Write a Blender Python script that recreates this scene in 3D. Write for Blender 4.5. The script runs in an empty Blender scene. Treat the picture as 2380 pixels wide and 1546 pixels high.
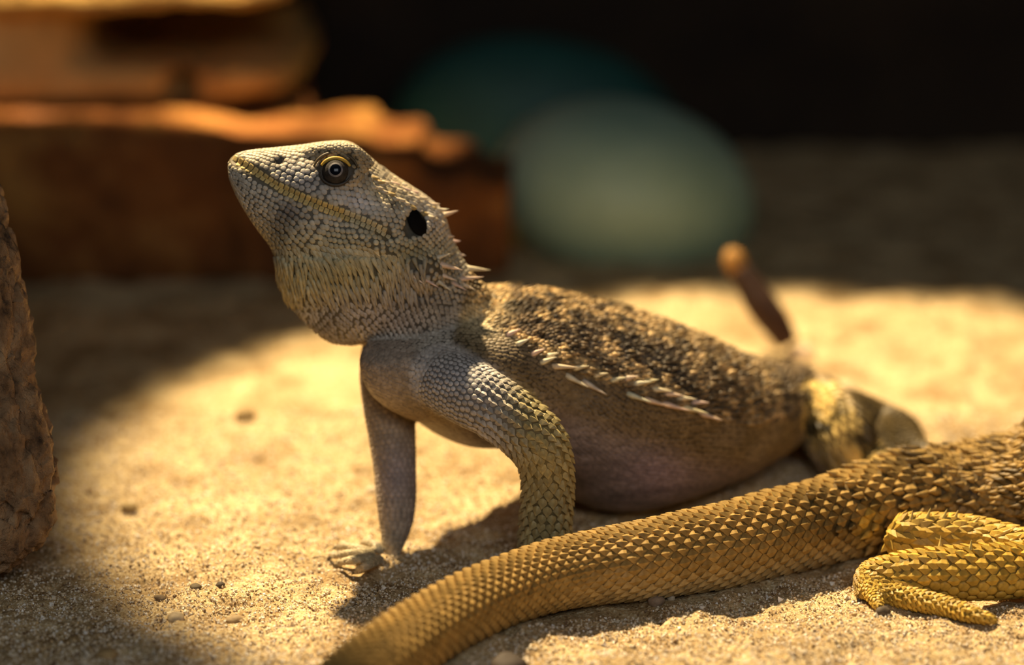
import bpy, bmesh, math, random
import numpy as np
from mathutils import Vector, Matrix
from mathutils.bvhtree import BVHTree

random.seed(7)
RNG = np.random.default_rng(11)
scene = bpy.context.scene
col = scene.collection

# ------------------------------------------------------------------ camera
F = 2380 * 100 / 36.0                 # focal length in pixels of the 2380 px frame
PITCH = math.radians(15.0)
CS, SN = math.cos(PITCH), math.sin(PITCH)
CAM_H = 0.2858
FOCUS = 0.819
cam_data = bpy.data.cameras.new('camera')
cam = bpy.data.objects.new('camera', cam_data)
col.objects.link(cam)
cam.location = (0, 0, CAM_H)
cam.rotation_euler = (math.radians(90) - PITCH, 0, 0)
cam_data.lens = 100
cam_data.sensor_width = 36
cam_data.clip_start = 0.01
cam_data.dof.use_dof = True
cam_data.dof.focus_distance = FOCUS
cam_data.dof.aperture_fstop = 4.8
scene.camera = cam

# ------------------------------------------------------------------ world, lamps, exposure
world = bpy.data.worlds.new('room_light')
scene.world = world
world.use_nodes = True
world.node_tree.nodes['Background'].inputs[0].default_value = (0.80, 0.86, 1.0, 1)
world.node_tree.nodes['Background'].inputs[1].default_value = 0.022


def spot(name, loc, target, watt, color, size_deg, blend, radius):
    d = bpy.data.lights.new(name, 'SPOT')
    d.energy = watt
    d.color = color
    d.spot_size = math.radians(size_deg)
    d.spot_blend = blend
    d.shadow_soft_size = radius
    o = bpy.data.objects.new(name, d)
    col.objects.link(o)
    o.location = loc
    o.rotation_euler = (Vector(target) - Vector(loc)).to_track_quat('-Z', 'Y').to_euler()
    return o


spot('basking_lamp', (-0.34, 1.30, 1.03), (0.110, 0.885, 0), 196, (1.0, 0.78, 0.46), 23.8, 0.14, 0.018)
for lx in (-0.24, -0.16, -0.08):
    spot('rear_lamp', (lx, 0.95, 0.85), (lx, 1.216, 0.1), 125, (1.0, 0.72, 0.36), 9.6, 0.25, 0.008)
room = bpy.data.lights.new('room_fill', 'AREA')  # soft fill added behind the camera, standing in for unseen room light
room.shape = 'RECTANGLE'; room.size = 0.8; room.size_y = 0.5
room.energy = 5.2
room.color = (0.92, 0.95, 1.0)
room_o = bpy.data.objects.new('room_fill', room)
col.objects.link(room_o)
room_o.location = (0.15, -0.55, 0.85)
room_o.rotation_euler = (Vector((0.0, 0.9, 0.05)) - room_o.location).to_track_quat('-Z', 'Y').to_euler()
view = scene.view_settings
view.view_transform = 'Standard'
view.look = 'None'
view.exposure = 0.0
view.gamma = 1.0
view.use_curve_mapping = False

# ------------------------------------------------------------------ geometry helpers
RIGHT = np.array([1.0, 0, 0])
FWD = np.array([0, CS, -SN])
UPV = np.array([0, SN, CS])
POS = np.array([0, 0, CAM_H])


def W(px, py, d):
    """point seen at pixel (px, py) at distance d along the viewing axis"""
    return POS + d * (FWD + RIGHT * ((px - 1190) / F) - UPV * ((py - 773) / F))


def depth_at(py, z=0.0):
    return (CAM_H - z) / (SN + CS * (py - 773) / F)


def Wz(px, py, z=0.0):
    return W(px, py, depth_at(py, z))


def project(P):
    q = np.asarray(P) - POS
    d = q @ FWD
    return 1190 + F * (q @ RIGHT) / d, 773 - F * (q @ UPV) / d, d


def hash2(ix, iy, seed):
    h = (ix * 374761393 + iy * 668265263 + seed * 982451653) & 0xFFFFFFFF
    h = ((h ^ (h >> 13)) * 1274126177) & 0xFFFFFFFF
    return ((h ^ (h >> 16)) & 0xFFFF) / 65535.0


def vnoise(x, y, seed=0):
    x = np.asarray(x, float); y = np.asarray(y, float)
    ix = np.floor(x).astype(np.int64); iy = np.floor(y).astype(np.int64)
    fx = x - ix; fy = y - iy
    fx = fx * fx * (3 - 2 * fx); fy = fy * fy * (3 - 2 * fy)
    a = hash2(ix, iy, seed); b = hash2(ix + 1, iy, seed)
    c = hash2(ix, iy + 1, seed); d = hash2(ix + 1, iy + 1, seed)
    return (a * (1 - fx) + b * fx) * (1 - fy) + (c * (1 - fx) + d * fx) * fy


def vnoise3(P, s, seed=0):
    P = np.asarray(P) * s
    return (vnoise(P[..., 0] + 0.7 * P[..., 2], P[..., 1] - 0.3 * P[..., 2], seed)
            + vnoise(P[..., 1] + 31.7, P[..., 2] + 0.4 * P[..., 0], seed + 5)
            + vnoise(P[..., 0] - 17.1, P[..., 2] * 1.1, seed + 9)) / 3.0


def smooth01(x):
    x = np.clip(x, 0, 1)
    return x * x * (3 - 2 * x)


def catmull(A, n):
    """resample the rows of A (control stations) to n rows with a Catmull-Rom curve"""
    A = np.asarray(A, float)
    m = len(A)
    t = np.linspace(0, m - 1 - 1e-9, n)
    i = np.floor(t).astype(int)
    f = (t - i)[:, None]
    p0 = A[np.clip(i - 1, 0, m - 1)]; p1 = A[i]
    p2 = A[np.clip(i + 1, 0, m - 1)]; p3 = A[np.clip(i + 2, 0, m - 1)]
    return 0.5 * ((2 * p1) + (-p0 + p2) * f + (2 * p0 - 5 * p1 + 4 * p2 - p3) * f ** 2
                  + (-p0 + 3 * p1 - 3 * p2 + p3) * f ** 3)


def norm(v):
    v = np.asarray(v, float)
    return v / np.maximum(np.linalg.norm(v, axis=-1, keepdims=True), 1e-12)


def mesh_np(name, V, faces, mat=None, smooth=True):
    me = bpy.data.meshes.new(name)
    me.from_pydata(np.asarray(V).tolist(), [], faces if isinstance(faces, list) else faces.tolist())
    me.polygons.foreach_set('use_smooth', np.full(len(me.polygons), smooth))
    if mat:
        me.materials.append(mat)
    me.update()
    return me


def add_obj(name, me, parent=None):
    o = bpy.data.objects.new(name, me)
    col.objects.link(o)
    if parent is not None:
        o.parent = parent
        o.matrix_parent_inverse = Matrix.Translation(-parent.location)
    return o


def tag(o, label=None, cat=None, group=None, kind=None):
    if label: o['label'] = label
    if cat: o['category'] = cat
    if group: o['group'] = group
    if kind: o['kind'] = kind
    return o


def empty(name, loc):
    o = bpy.data.objects.new(name, None)
    o.empty_display_size = 0.02
    col.objects.link(o)
    o.location = Vector([float(c) for c in loc])
    return o


# ------------------------------------------------------------------ materials
def new_mat(name):
    m = bpy.data.materials.new(name)
    m.use_nodes = True
    nt = m.node_tree
    return m, nt, nt.nodes['Principled BSDF']


def noise_node(nt, scale, detail=4, rough=0.6, coord='Object', vec_scale=None):
    tc = nt.nodes.new('ShaderNodeTexCoord')
    n = nt.nodes.new('ShaderNodeTexNoise')
    n.inputs['Scale'].default_value = scale
    n.inputs['Detail'].default_value = detail
    n.inputs['Roughness'].default_value = rough
    if vec_scale:
        mp = nt.nodes.new('ShaderNodeMapping')
        mp.inputs['Scale'].default_value = vec_scale
        nt.links.new(tc.outputs[coord], mp.inputs['Vector'])
        nt.links.new(mp.outputs[0], n.inputs['Vector'])
    else:
        nt.links.new(tc.outputs[coord], n.inputs['Vector'])
    return n


def ramp(nt, src, stops):
    r = nt.nodes.new('ShaderNodeValToRGB')
    e = r.color_ramp.elements
    e[0].position, e[0].color = stops[0][0], (*stops[0][1], 1)
    e[1].position, e[1].color = stops[-1][0], (*stops[-1][1], 1)
    for p, c in stops[1:-1]:
        k = e.new(p); k.color = (*c, 1)
    nt.links.new(src, r.inputs[0])
    return r


def bump(nt, bsdf, src, strength, dist):
    b = nt.nodes.new('ShaderNodeBump')
    b.inputs['Strength'].default_value = strength
    b.inputs['Distance'].default_value = dist
    nt.links.new(src, b.inputs['Height'])
    nt.links.new(b.outputs[0], bsdf.inputs['Normal'])
    return b


def noise_mat(name, stops, scale, rough, bump_s=0.5, bump_d=0.001, bump_scale=None, vec_scale=None, spec=0.3, detail=5):
    m, nt, b = new_mat(name)
    n = noise_node(nt, scale, detail, 0.65, vec_scale=vec_scale)
    r = ramp(nt, n.outputs['Fac'], stops)
    nt.links.new(r.outputs[0], b.inputs['Base Color'])
    b.inputs['Roughness'].default_value = rough
    b.inputs['Specular IOR Level'].default_value = spec
    n2 = noise_node(nt, bump_scale or scale * 4, 6, 0.7, vec_scale=vec_scale)
    bump(nt, b, n2.outputs['Fac'], bump_s, bump_d)
    return m


def attr_mat(name, rough=0.5, spec=0.35, mode='attr', bump_scale=900, bump_d=0.0003):
    """colour from the mesh's own 'tint' attribute or from the object's colour, broken up by fine noise"""
    m, nt, b = new_mat(name)
    if mode == 'attr':
        a = nt.nodes.new('ShaderNodeAttribute'); a.attribute_name = 'tint'
    else:
        a = nt.nodes.new('ShaderNodeObjectInfo')
    n = noise_node(nt, 500, 3, 0.6, coord='Object' if mode == 'attr' else 'Generated')
    if mode != 'attr':
        n.inputs['Scale'].default_value = 2.5
    r = ramp(nt, n.outputs['Fac'], [(0.3, (0.72, 0.70, 0.68)), (0.7, (1.15, 1.13, 1.1))])
    mx = nt.nodes.new('ShaderNodeMix'); mx.data_type = 'RGBA'; mx.blend_type = 'MULTIPLY'
    mx.inputs['Factor'].default_value = 1.0
    nt.links.new(a.outputs['Color'], mx.inputs['A'])
    nt.links.new(r.outputs[0], mx.inputs['B'])
    nt.links.new(mx.outputs['Result'], b.inputs['Base Color'])
    b.inputs['Roughness'].default_value = rough
    b.inputs['Specular IOR Level'].default_value = spec
    if mode == 'attr' and bump_d:
        n2 = noise_node(nt, bump_scale, 3, 0.6)
        bump(nt, b, n2.outputs['Fac'], 0.5, bump_d)
    return m


def plain_mat(name, color, rough, spec=0.5):
    m, nt, b = new_mat(name)
    n = noise_node(nt, 300, 3)
    r = ramp(nt, n.outputs['Fac'], [(0.3, tuple(c * 0.85 for c in color)), (0.7, tuple(min(1, c * 1.12) for c in color))])
    nt.links.new(r.outputs[0], b.inputs['Base Color'])
    b.inputs['Roughness'].default_value = rough
    b.inputs['Specular IOR Level'].default_value = spec
    return m


SKIN = attr_mat('reptile_skin', 0.6, 0.25)
SCALE = attr_mat('reptile_scale', 0.5, 0.3, bump_d=0)
SCALE_OBJ = attr_mat('reptile_scale_single', 0.5, 0.3, mode='object')
EAR = plain_mat('ear_drum_black', (0.006, 0.005, 0.004), 0.8, 0.05)
EYE_RING = noise_mat('eye_grey_ring', [(0.3, (0.12, 0.105, 0.10)), (0.7, (0.28, 0.25, 0.23))], 900, 0.45, 0.2, 0.0001, spec=0.25)
EYE_BALL = noise_mat('eye_lid_skin', [(0.3, (0.022, 0.018, 0.014)), (0.7, (0.06, 0.048, 0.036))], 800, 0.7, 0.5, 0.0003, spec=0.15)
PUPIL = plain_mat('eye_pupil', (0.004, 0.005, 0.009), 0.12, 0.25)
CLAW = plain_mat('claw_horn', (0.06, 0.045, 0.03), 0.35, 0.5)
PEB = attr_mat('pebble_stone', 0.75, 0.25, mode='object')
GRAIN = attr_mat('sand_grain', 0.5, 0.4, bump_d=0)

# ------------------------------------------------------------------ the floor of sand


def sand_height(x, y):
    z = 0.0036 * (vnoise(x * 28, y * 24, 1) - 0.5) + 0.0030 * (vnoise(x * 75, y * 58, 2) - 0.5)
    z = z + 0.0020 * (vnoise(x * 190, y * 170, 3) - 0.5)
    pit = vnoise(x * 120 + 3, y * 105 + 9, 8)
    z = z - 0.0018 * smooth01((pit - 0.80) / 0.14)
    return z - 0.0006


def build_floor():
    xs = np.concatenate([np.linspace(-0.75, -0.24, 60, endpoint=False), np.linspace(-0.24, 0.26, 420, endpoint=False), np.linspace(0.26, 0.75, 60)])
    ys = np.concatenate([np.linspace(0.25, 0.72, 40, endpoint=False), np.linspace(0.72, 0.97, 230, endpoint=False), np.linspace(0.97, 1.5, 170)])
    X, Y = np.meshgrid(xs, ys)
    Z = sand_height(X, Y)
    Z = Z + 0.0010 * (vnoise(X * 520, Y * 480, 14) - 0.5)
    V = np.stack([X, Y, Z], -1).reshape(-1, 3)
    ny, nx = X.shape
    i = np.arange(ny - 1)[:, None] * nx + np.arange(nx - 1)[None]
    Fc = np.stack([i, i + 1, i + 1 + nx, i + nx], -1).reshape(-1, 4)
    m, nt, b = new_mat('sand')
    vor = nt.nodes.new('ShaderNodeTexVoronoi'); vor.inputs['Scale'].default_value = 1500
    tc = nt.nodes.new('ShaderNodeTexCoord'); nt.links.new(tc.outputs['Object'], vor.inputs['Vector'])
    sep = nt.nodes.new('ShaderNodeSeparateColor'); nt.links.new(vor.outputs['Color'], sep.inputs[0])
    r = ramp(nt, sep.outputs[0], [(0.0, (0.24, 0.14, 0.055)), (0.15, (0.44, 0.305, 0.14)), (0.75, (0.55, 0.405, 0.21)), (1.0, (0.74, 0.62, 0.40))])
    n = noise_node(nt, 40, 5, 0.65)
    r2 = ramp(nt, n.outputs['Fac'], [(0.34, (0.52, 0.45, 0.36)), (0.56, (1, 1, 1))])
    mx = nt.nodes.new('ShaderNodeMix'); mx.data_type = 'RGBA'; mx.blend_type = 'MULTIPLY'; mx.inputs['Factor'].default_value = 1
    nt.links.new(r.outputs[0], mx.inputs['A']); nt.links.new(r2.outputs[0], mx.inputs['B'])
    nt.links.new(mx.outputs['Result'], b.inputs['Base Color'])
    b.inputs['Roughness'].default_value = 0.85
    b.inputs['Specular IOR Level'].default_value = 0.2
    bump(nt, b, vor.outputs['Distance'], 0.6, 0.0004)
    o = add_obj('floor', mesh_np('floor', V, Fc, m))
    tag(o, kind='structure', label='loose tan sand covering the terrarium floor')


build_floor()

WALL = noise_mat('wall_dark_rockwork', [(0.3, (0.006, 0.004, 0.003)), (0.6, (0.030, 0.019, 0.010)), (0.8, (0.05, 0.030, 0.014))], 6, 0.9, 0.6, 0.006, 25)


def wall(name, x0, x1, y0, y1, along):
    """rough plastered terrarium wall: a thick slab with an uneven face"""
    bm = bmesh.new()
    n, k = 50, 30
    g = []
    for i in range(n + 1):
        for j in range(k + 1):
            u = i / n; z = -0.02 + 0.9 * j / k
            if along == 'x':
                p = (x0 + (x1 - x0) * u, y0 + 0.02 * float(vnoise(u * 14, j * 0.6, 33)), z)
            else:
                p = (x0 + 0.02 * float(vnoise(u * 14, j * 0.6, 35)), y0 + (y1 - y0) * u, z)
            g.append(bm.verts.new(p))
    for i in range(n):
        for j in range(k):
            bm.faces.new((g[i * (k + 1) + j], g[(i + 1) * (k + 1) + j], g[(i + 1) * (k + 1) + j + 1], g[i * (k + 1) + j + 1]))
    r = bmesh.ops.extrude_face_region(bm, geom=bm.faces[:])
    off = (0, 0.06, 0) if along == 'x' else ((0.06 if x0 > 0 else -0.06), 0, 0)
    bmesh.ops.translate(bm, verts=[v for v in r['geom'] if isinstance(v, bmesh.types.BMVert)], vec=off)
    bmesh.ops.recalc_face_normals(bm, faces=bm.faces)
    me = bpy.data.meshes.new(name); bm.to_mesh(me); bm.free()
    me.materials.append(WALL)
    tag(add_obj(name, me), kind='structure', label='dark brown terrarium wall in shadow')


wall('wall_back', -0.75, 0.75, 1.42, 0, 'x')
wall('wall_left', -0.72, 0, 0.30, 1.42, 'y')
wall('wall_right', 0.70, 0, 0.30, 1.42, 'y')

# ------------------------------------------------------------------ lofts
class Loft:
    """closed tube given as a grid of points [stations, around, 3], head end first"""
    def __init__(self, grid):
        self.g = grid

    def mesh(self):
        nu, nv, _ = self.g.shape
        V = self.g.reshape(-1, 3)
        i = np.arange(nu - 1)[:, None] * nv
        j = np.arange(nv)[None]; j2 = (j + 1) % nv
        Fq = np.stack([i + j, i + j2, i + nv + j2, i + nv + j], -1).reshape(-1, 4).tolist()
        V = np.vstack([V, self.g[0].mean(0), self.g[-1].mean(0)])
        a, b = nu * nv, nu * nv + 1
        for k in range(nv):
            Fq.append([a, (k + 1) % nv, k])
            Fq.append([b, (nu - 1) * nv + k, (nu - 1) * nv + (k + 1) % nv])
        return V, Fq


def loft_axis(rows, ref, nu=60, nv=40, exp=1.0, exp_b=None):
    """rows: (point(3), r_top, r_bottom, r_side) in metres; ref: reference up direction"""
    A = np.array([[*r[0], r[1], r[2], r[3]] for r in rows])
    A = catmull(A, nu)
    C = A[:, :3]
    T = norm(np.gradient(C, axis=0))
    S = norm(np.cross(T, np.asarray(ref, float)))
    U = np.cross(S, T)
    ph = np.linspace(0, 2 * np.pi, nv, endpoint=False)
    c, s = np.cos(ph), np.sin(ph)
    ee = np.where(c >= 0, exp, exp_b or exp)
    c = np.sign(c) * np.abs(c) ** ee; s = np.sign(s) * np.abs(s) ** ee
    Rv = np.where(c[None] >= 0, A[:, 3:4], A[:, 4:5]) * c[None]
    Rs = A[:, 5:6] * s[None]
    return Loft(C[:, None] + U[:, None] * Rv[..., None] + S[:, None] * Rs[..., None])


def loft_limb(rows, nu=40, nv=24, flat=1.0):
    """rows: (px, py, depth, radius px)"""
    R = []
    for px, py, d, r in rows:
        k = r * d / F
        R.append((W(px, py, d), k * flat, k * flat, k))
    return loft_axis(R, FWD, nu, nv)


def loft_chord(rows, nu=80, nv=48):
    """rows: top px, top py, bottom px, bottom py, depth, half width px, widest at, e_top, e_bottom"""
    A = catmull(np.array(rows, float), nu)
    ph = np.linspace(0, 2 * np.pi, nv, endpoint=False)
    G = np.zeros((nu, nv, 3))
    for i, (tx, ty, bx, by, d, hw, m, et, eb) in enumerate(A):
        for j, p in enumerate(ph):
            c, s = math.cos(p), math.sin(p)
            e = et if c >= 0 else eb
            vc = abs(c) ** e * (1 if c >= 0 else -1)
            ss = abs(s) ** e * (1 if s >= 0 else -1)
            t = m * (1 - vc) if vc >= 0 else m + (1 - m) * (-vc)
            G[i, j] = W(tx + (bx - tx) * t, ty + (by - ty) * t, d - ss * hw * d / F)
    return Loft(G)


def ellipsoid(center, ax, r, nu=20, nv=20):
    """ax: three unit axes, r: three radii"""
    th = np.linspace(0.02, np.pi - 0.02, nu); ph = np.linspace(0, 2 * np.pi, nv, endpoint=False)
    G = (np.asarray(center)[None, None] + np.cos(th)[:, None, None] * (np.asarray(ax[0]) * r[0])
         + (np.sin(th)[:, None] * np.cos(ph)[None])[..., None] * (np.asarray(ax[1]) * r[1])
         + (np.sin(th)[:, None] * np.sin(ph)[None])[..., None] * (np.asarray(ax[2]) * r[2]))
    return Loft(G)


def fuse(lofts, voxel, smooth_it=3, smooth_f=0.5):
    """one continuous surface from overlapping closed tubes"""
    Vs, Fs, off = [], [], 0
    for L in lofts:
        V, Fq = L.mesh()
        Vs.append(V); Fs += [[k + off for k in f] for f in Fq]; off += len(V)
    me = bpy.data.meshes.new('fuse'); me.from_pydata(np.vstack(Vs).tolist(), [], Fs)
    o = bpy.data.objects.new('fuse', me); col.objects.link(o)
    md = o.modifiers.new('r', 'REMESH'); md.mode = 'VOXEL'; md.voxel_size = voxel; md.adaptivity = 0
    if smooth_it:
        sm = o.modifiers.new('s', 'SMOOTH'); sm.factor = smooth_f; sm.iterations = smooth_it
    dg = bpy.context.evaluated_depsgraph_get()
    res = bpy.data.meshes.new_from_object(o.evaluated_get(dg))
    bpy.data.objects.remove(o)
    return res


def co_of(me):
    a = np.empty(len(me.vertices) * 3); me.vertices.foreach_get('co', a); return a.reshape(-1, 3)


def no_of(me):
    a = np.empty(len(me.vertices) * 3); me.vertices.foreach_get('normal', a); return a.reshape(-1, 3)


def set_tint(me, C):
    at = me.color_attributes.new('tint', 'FLOAT_COLOR', 'POINT')
    at.data.foreach_set('color', np.concatenate([np.clip(C, 0, 1), np.ones((len(C), 1))], 1).astype(np.float32).ravel())


# ------------------------------------------------------------------ scale templates: x flow, y across, z outwards
def tmpl_granule():
    V, Fc = [], []
    for r, z in ((0.50, -0.35), (0.46, 0.12), (0.30, 0.27)):
        for k in range(8):
            a = 2 * math.pi * k / 8
            V.append((r * math.cos(a), r * math.sin(a), z))
    V.append((0, 0, 0.31))
    for k in range(8):
        k2 = (k + 1) % 8
        Fc += [(k, k2, 8 + k2), (k, 8 + k2, 8 + k), (8 + k, 8 + k2, 16 + k2), (8 + k, 16 + k2, 16 + k), (16 + k, 16 + k2, 24)]
    return np.array(V), np.array(Fc), True


def tmpl_plate():
    V, Fc = [], []
    for r, z in ((0.50, -0.35), (0.47, 0.14), (0.36, 0.30)):
        for k in range(8):
            a = 2 * math.pi * k / 8 + math.pi / 8
            c, q = math.cos(a), math.sin(a)
            V.append((r * math.copysign(abs(c) ** 0.4, c), r * math.copysign(abs(q) ** 0.4, q), z))
    V.append((0, 0, 0.33))
    for k in range(8):
        k2 = (k + 1) % 8
        Fc += [(k, k2, 8 + k2), (k, 8 + k2, 8 + k), (8 + k, 8 + k2, 16 + k2), (8 + k, 16 + k2, 16 + k), (16 + k, 16 + k2, 24)]
    return np.array(V), np.array(Fc), True


def tmpl_keeled():
    V = [(-0.55, 0, -0.10), (-0.25, 0.44, -0.05), (0.12, 0.52, 0.02), (0.62, 0, 0.46), (0.12, -0.52, 0.02), (-0.25, -0.44, -0.05),
         (-0.25, 0, 0.20), (0.20, 0, 0.42),
         (-0.22, 0.40, -0.4), (0.12, 0.46, -0.4), (0.42, 0, -0.3), (0.12, -0.46, -0.4), (-0.22, -0.40, -0.4)]
    Fc = [(0, 6, 1), (0, 5, 6), (1, 6, 7), (1, 7, 2), (2, 7, 3), (6, 5, 4), (6, 4, 7), (7, 4, 3),
          (1, 2, 9), (1, 9, 8), (2, 3, 10), (2, 10, 9), (3, 4, 11), (3, 11, 10), (4, 5, 12), (4, 12, 11)]
    Fc = [(a, c, b) for a, b, c in Fc]
    return np.array(V, float), np.array(Fc), False


def tmpl_spike():
    V, Fc = [], []
    for x, r, z in ((-0.45, 0.5, 0.0), (-0.05, 0.40, 0.18), (0.35, 0.2, 0.40)):
        for k in range(6):
            a = 2 * math.pi * k / 6
            V.append((x, r * math.cos(a), z + r * 0.9 * math.sin(a)))
    V.append((0.85, 0, 0.66)); V.append((-0.5, 0, 0))
    for s in (0, 6):
        for k in range(6):
            k2 = (k + 1) % 6
            Fc += [(s + k, s + k2, s + 6 + k2), (s + k, s + 6 + k2, s + 6 + k)]
    for k in range(6):
        k2 = (k + 1) % 6
        Fc += [(12 + k, 12 + k2, 18), (k2, k, 19)]
    return np.array(V), np.array(Fc), True


TM = {'g': tmpl_granule(), 'k': tmpl_keeled(), 's': tmpl_spike()}


class Scales:
    def __init__(self):
        self.P, self.T, self.N, self.S, self.C, self.K = [], [], [], [], [], []

    def add(self, p, t, n, size, color, kind):
        self.P.append(p); self.T.append(t); self.N.append(n); self.S.append(size); self.C.append(color); self.K.append(kind)

    def bases(self):
        if callable(self.C[0]):
            rnd = 0.84 + 0.32 * RNG.random((len(self.P), 1))
            self.C = list(self.C[0](np.array(self.P), True) * rnd)
        P = np.array(self.P); N = norm(np.array(self.N)); T = np.array(self.T)
        T = norm(T - N * np.sum(T * N, 1, keepdims=True))
        return P, T, np.cross(N, T), N, np.array(self.S), np.array(self.C), np.array(self.K)

    def build(self, parent, n_single, label_stuff=None):
        P, T, B, N, S, C, K = self.bases()
        px, py, d = project(P)
        view = norm(POS - P)
        facing = np.sum(view * N, 1)
        inside = (px > 0) & (px < 2380) & (py > 0) & (py < 1546)
        area = S[:, 0] * S[:, 1] * np.clip(facing, 0, 1) * inside
        order = np.argsort(-area)
        single = set(order[:n_single].tolist())
        shared = {}
        for k, (V, Fc, sm) in TM.items():
            shared[k] = mesh_np('scale_' + {'g': 'granular', 'k': 'keeled', 's': 'pointed'}[k], V, Fc, SCALE_OBJ, sm)
        for i in single:
            o = bpy.data.objects.new('scale', shared[K[i]])
            col.objects.link(o)
            o.parent = parent
            M = Matrix(((T[i, 0] * S[i, 0], B[i, 0] * S[i, 1], N[i, 0] * S[i, 2], P[i, 0] - parent.location[0]),
                        (T[i, 1] * S[i, 0], B[i, 1] * S[i, 1], N[i, 1] * S[i, 2], P[i, 1] - parent.location[1]),
                        (T[i, 2] * S[i, 0], B[i, 2] * S[i, 1], N[i, 2] * S[i, 2], P[i, 2] - parent.location[2]),
                        (0, 0, 0, 1)))
            o.matrix_basis = M
            o.color = (*[float(c) for c in C[i]], 1)
        Vs, Fs, Cs, Sm, off = [], [], [], [], 0
        rest = np.array([i for i in range(len(P)) if i not in single])
        for k, (V, Fc, sm) in TM.items():
            idx = rest[K[rest] == k]
            if not len(idx):
                continue
            X = (P[idx][:, None] + V[None, :, 0:1] * (T[idx] * S[idx, 0:1])[:, None]
                 + V[None, :, 1:2] * (B[idx] * S[idx, 1:2])[:, None] + V[None, :, 2:3] * (N[idx] * S[idx, 2:3])[:, None])
            Vs.append(X.reshape(-1, 3))
            Fs.append((Fc[None] + (np.arange(len(idx)) * len(V))[:, None, None]).reshape(-1, 3) + off)
            Cs.append(np.repeat(C[idx], len(V), 0))
            Sm.append(np.full(len(idx) * len(Fc), sm))
            off += len(idx) * len(V)
        me = mesh_np('scales', np.vstack(Vs), np.vstack(Fs), SCALE)
        me.polygons.foreach_set('use_smooth', np.concatenate(Sm))
        set_tint(me, np.vstack(Cs))
        o = add_obj('scales', me, parent)
        tag(o, kind='stuff')
        return o


def cover(L, body_bvh, out, size_fn, color_fn, kind_fn, fixed=None, u0=0.0, u1=1.0, tol=0.0016, aspect=0.82, flow=None, jitter=0.08, sink=0.0, spacing=0.0, taken=None):
    """staggered rings of scales over a loft; size_fn(u)->m, kind_fn(p, px, py)->(kind, len, wid, hei) or None"""
    g = L.g
    nu, nv, _ = g.shape
    cen = g.mean(1)
    seg = np.linalg.norm(np.diff(g, axis=0), axis=2).max(1)
    arc = np.concatenate([[0], np.cumsum(seg)])
    tot = arc[-1]
    s = tot * u0
    ring = 0
    taken = {} if taken is None else taken
    while s < tot * u1:
        u = np.interp(s, arc, np.arange(nu))
        i = min(int(u), nu - 2); f = u - i
        R = g[i] * (1 - f) + g[i + 1] * f
        D = g[i + 1] - g[i]
        Rc = np.vstack([R, R[:1]])
        ls = np.concatenate([[0], np.cumsum(np.linalg.norm(np.diff(Rc, axis=0), axis=1))])
        size = fixed and ls[-1] / fixed or size_fn(s / tot)
        n = fixed or max(5, int(round(ls[-1] / size)))
        for k in range(n):
            l = ((k + 0.5 * (ring % 2) + random.uniform(-jitter, jitter)) / n % 1.0) * ls[-1]
            v = np.interp(l, ls, np.arange(nv + 1))
            j = int(v) % nv; fv = v - int(v); j2 = (j + 1) % nv
            p = R[j] * (1 - fv) + R[j2] * fv
            t = D[j] * (1 - fv) + D[j2] * fv
            p = p + norm(t) * random.uniform(-jitter, jitter) * size
            loc, nn, _, dist = body_bvh.find_nearest(Vector(p))
            if loc is None or dist > tol:
                continue
            q = np.array(loc); nn = np.array(nn)
            x, y, d = project(q)
            r = kind_fn(q, x, y, nn)
            if r is None:
                continue
            kind, a, b, h = r
            if flow is not None:
                t = flow(q, x, y, t)
            if spacing:
                gs = size * spacing
                key = tuple(np.floor(q / 0.0016).astype(int))
                if any(np.linalg.norm(q - o_) < gs for dx in (-1, 0, 1) for dy in (-1, 0, 1) for dz in (-1, 0, 1)
                       for o_ in taken.get((key[0] + dx, key[1] + dy, key[2] + dz), ())):
                    continue
                taken.setdefault(key, []).append(q)
            out.add(q - nn * sink * size, t, nn, (size * a, size * b, size * h), color_fn, kind)
        s += size * aspect
        ring += 1


def blobs(C, px, py, L):
    for x, y, rx, ry, c, k in L:
        w = k * np.exp(-0.5 * (((px - x) / rx) ** 2 + ((py - y) / ry) ** 2))
        C = C * (1 - w[:, None]) + np.array(c)[None] * w[:, None]
    return C


def polydist(px, py, pts):
    best = np.full(np.shape(px), 1e9)
    for (ax, ay), (bx, by) in zip(pts[:-1], pts[1:]):
        dx, dy = bx - ax, by - ay
        t = np.clip(((px - ax) * dx + (py - ay) * dy) / (dx * dx + dy * dy), 0, 1)
        best = np.minimum(best, np.hypot(px - ax - t * dx, py - ay - t * dy))
    return best


def cone(name, base, direction, length, radius, mat, parent, color=None, bend=None, flat=1.0):
    """a curved horny spine: tapered six-sided spike"""
    b = np.asarray(base); d = norm(direction)
    a = np.cross(d, [0.3, 0.5, 0.8]); a = norm(a); c = np.cross(d, a)
    bend = np.zeros(3) if bend is None else np.asarray(bend)
    V, Fc = [], []
    for t, r in ((-0.15, 1.0), (0.15, 0.9), (0.45, 0.62), (0.75, 0.32), (0.95, 0.09)):
        o = b + d * length * t + bend * length * t * t
        for k in range(8):
            an = 2 * math.pi * k / 8
            V.append(o + (a * math.cos(an) + c * math.sin(an) * flat) * radius * r)
    n = 5
    for i in range(n - 1):
        for k in range(8):
            k2 = (k + 1) % 8
            Fc.append((i * 8 + k, i * 8 + k2, (i + 1) * 8 + k2, (i + 1) * 8 + k))
    V.append(b + d * length + bend * length); V.append(b - d * length * 0.15)
    for k in range(8):
        Fc.append(((n - 1) * 8 + k, (n - 1) * 8 + (k + 1) % 8, n * 8)); Fc.append(((k + 1) % 8, k, n * 8 + 1))
    o = add_obj(name, mesh_np(name, V, Fc, mat), parent)
    if color is not None:
        o.color = (*color, 1)
    return o


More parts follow.
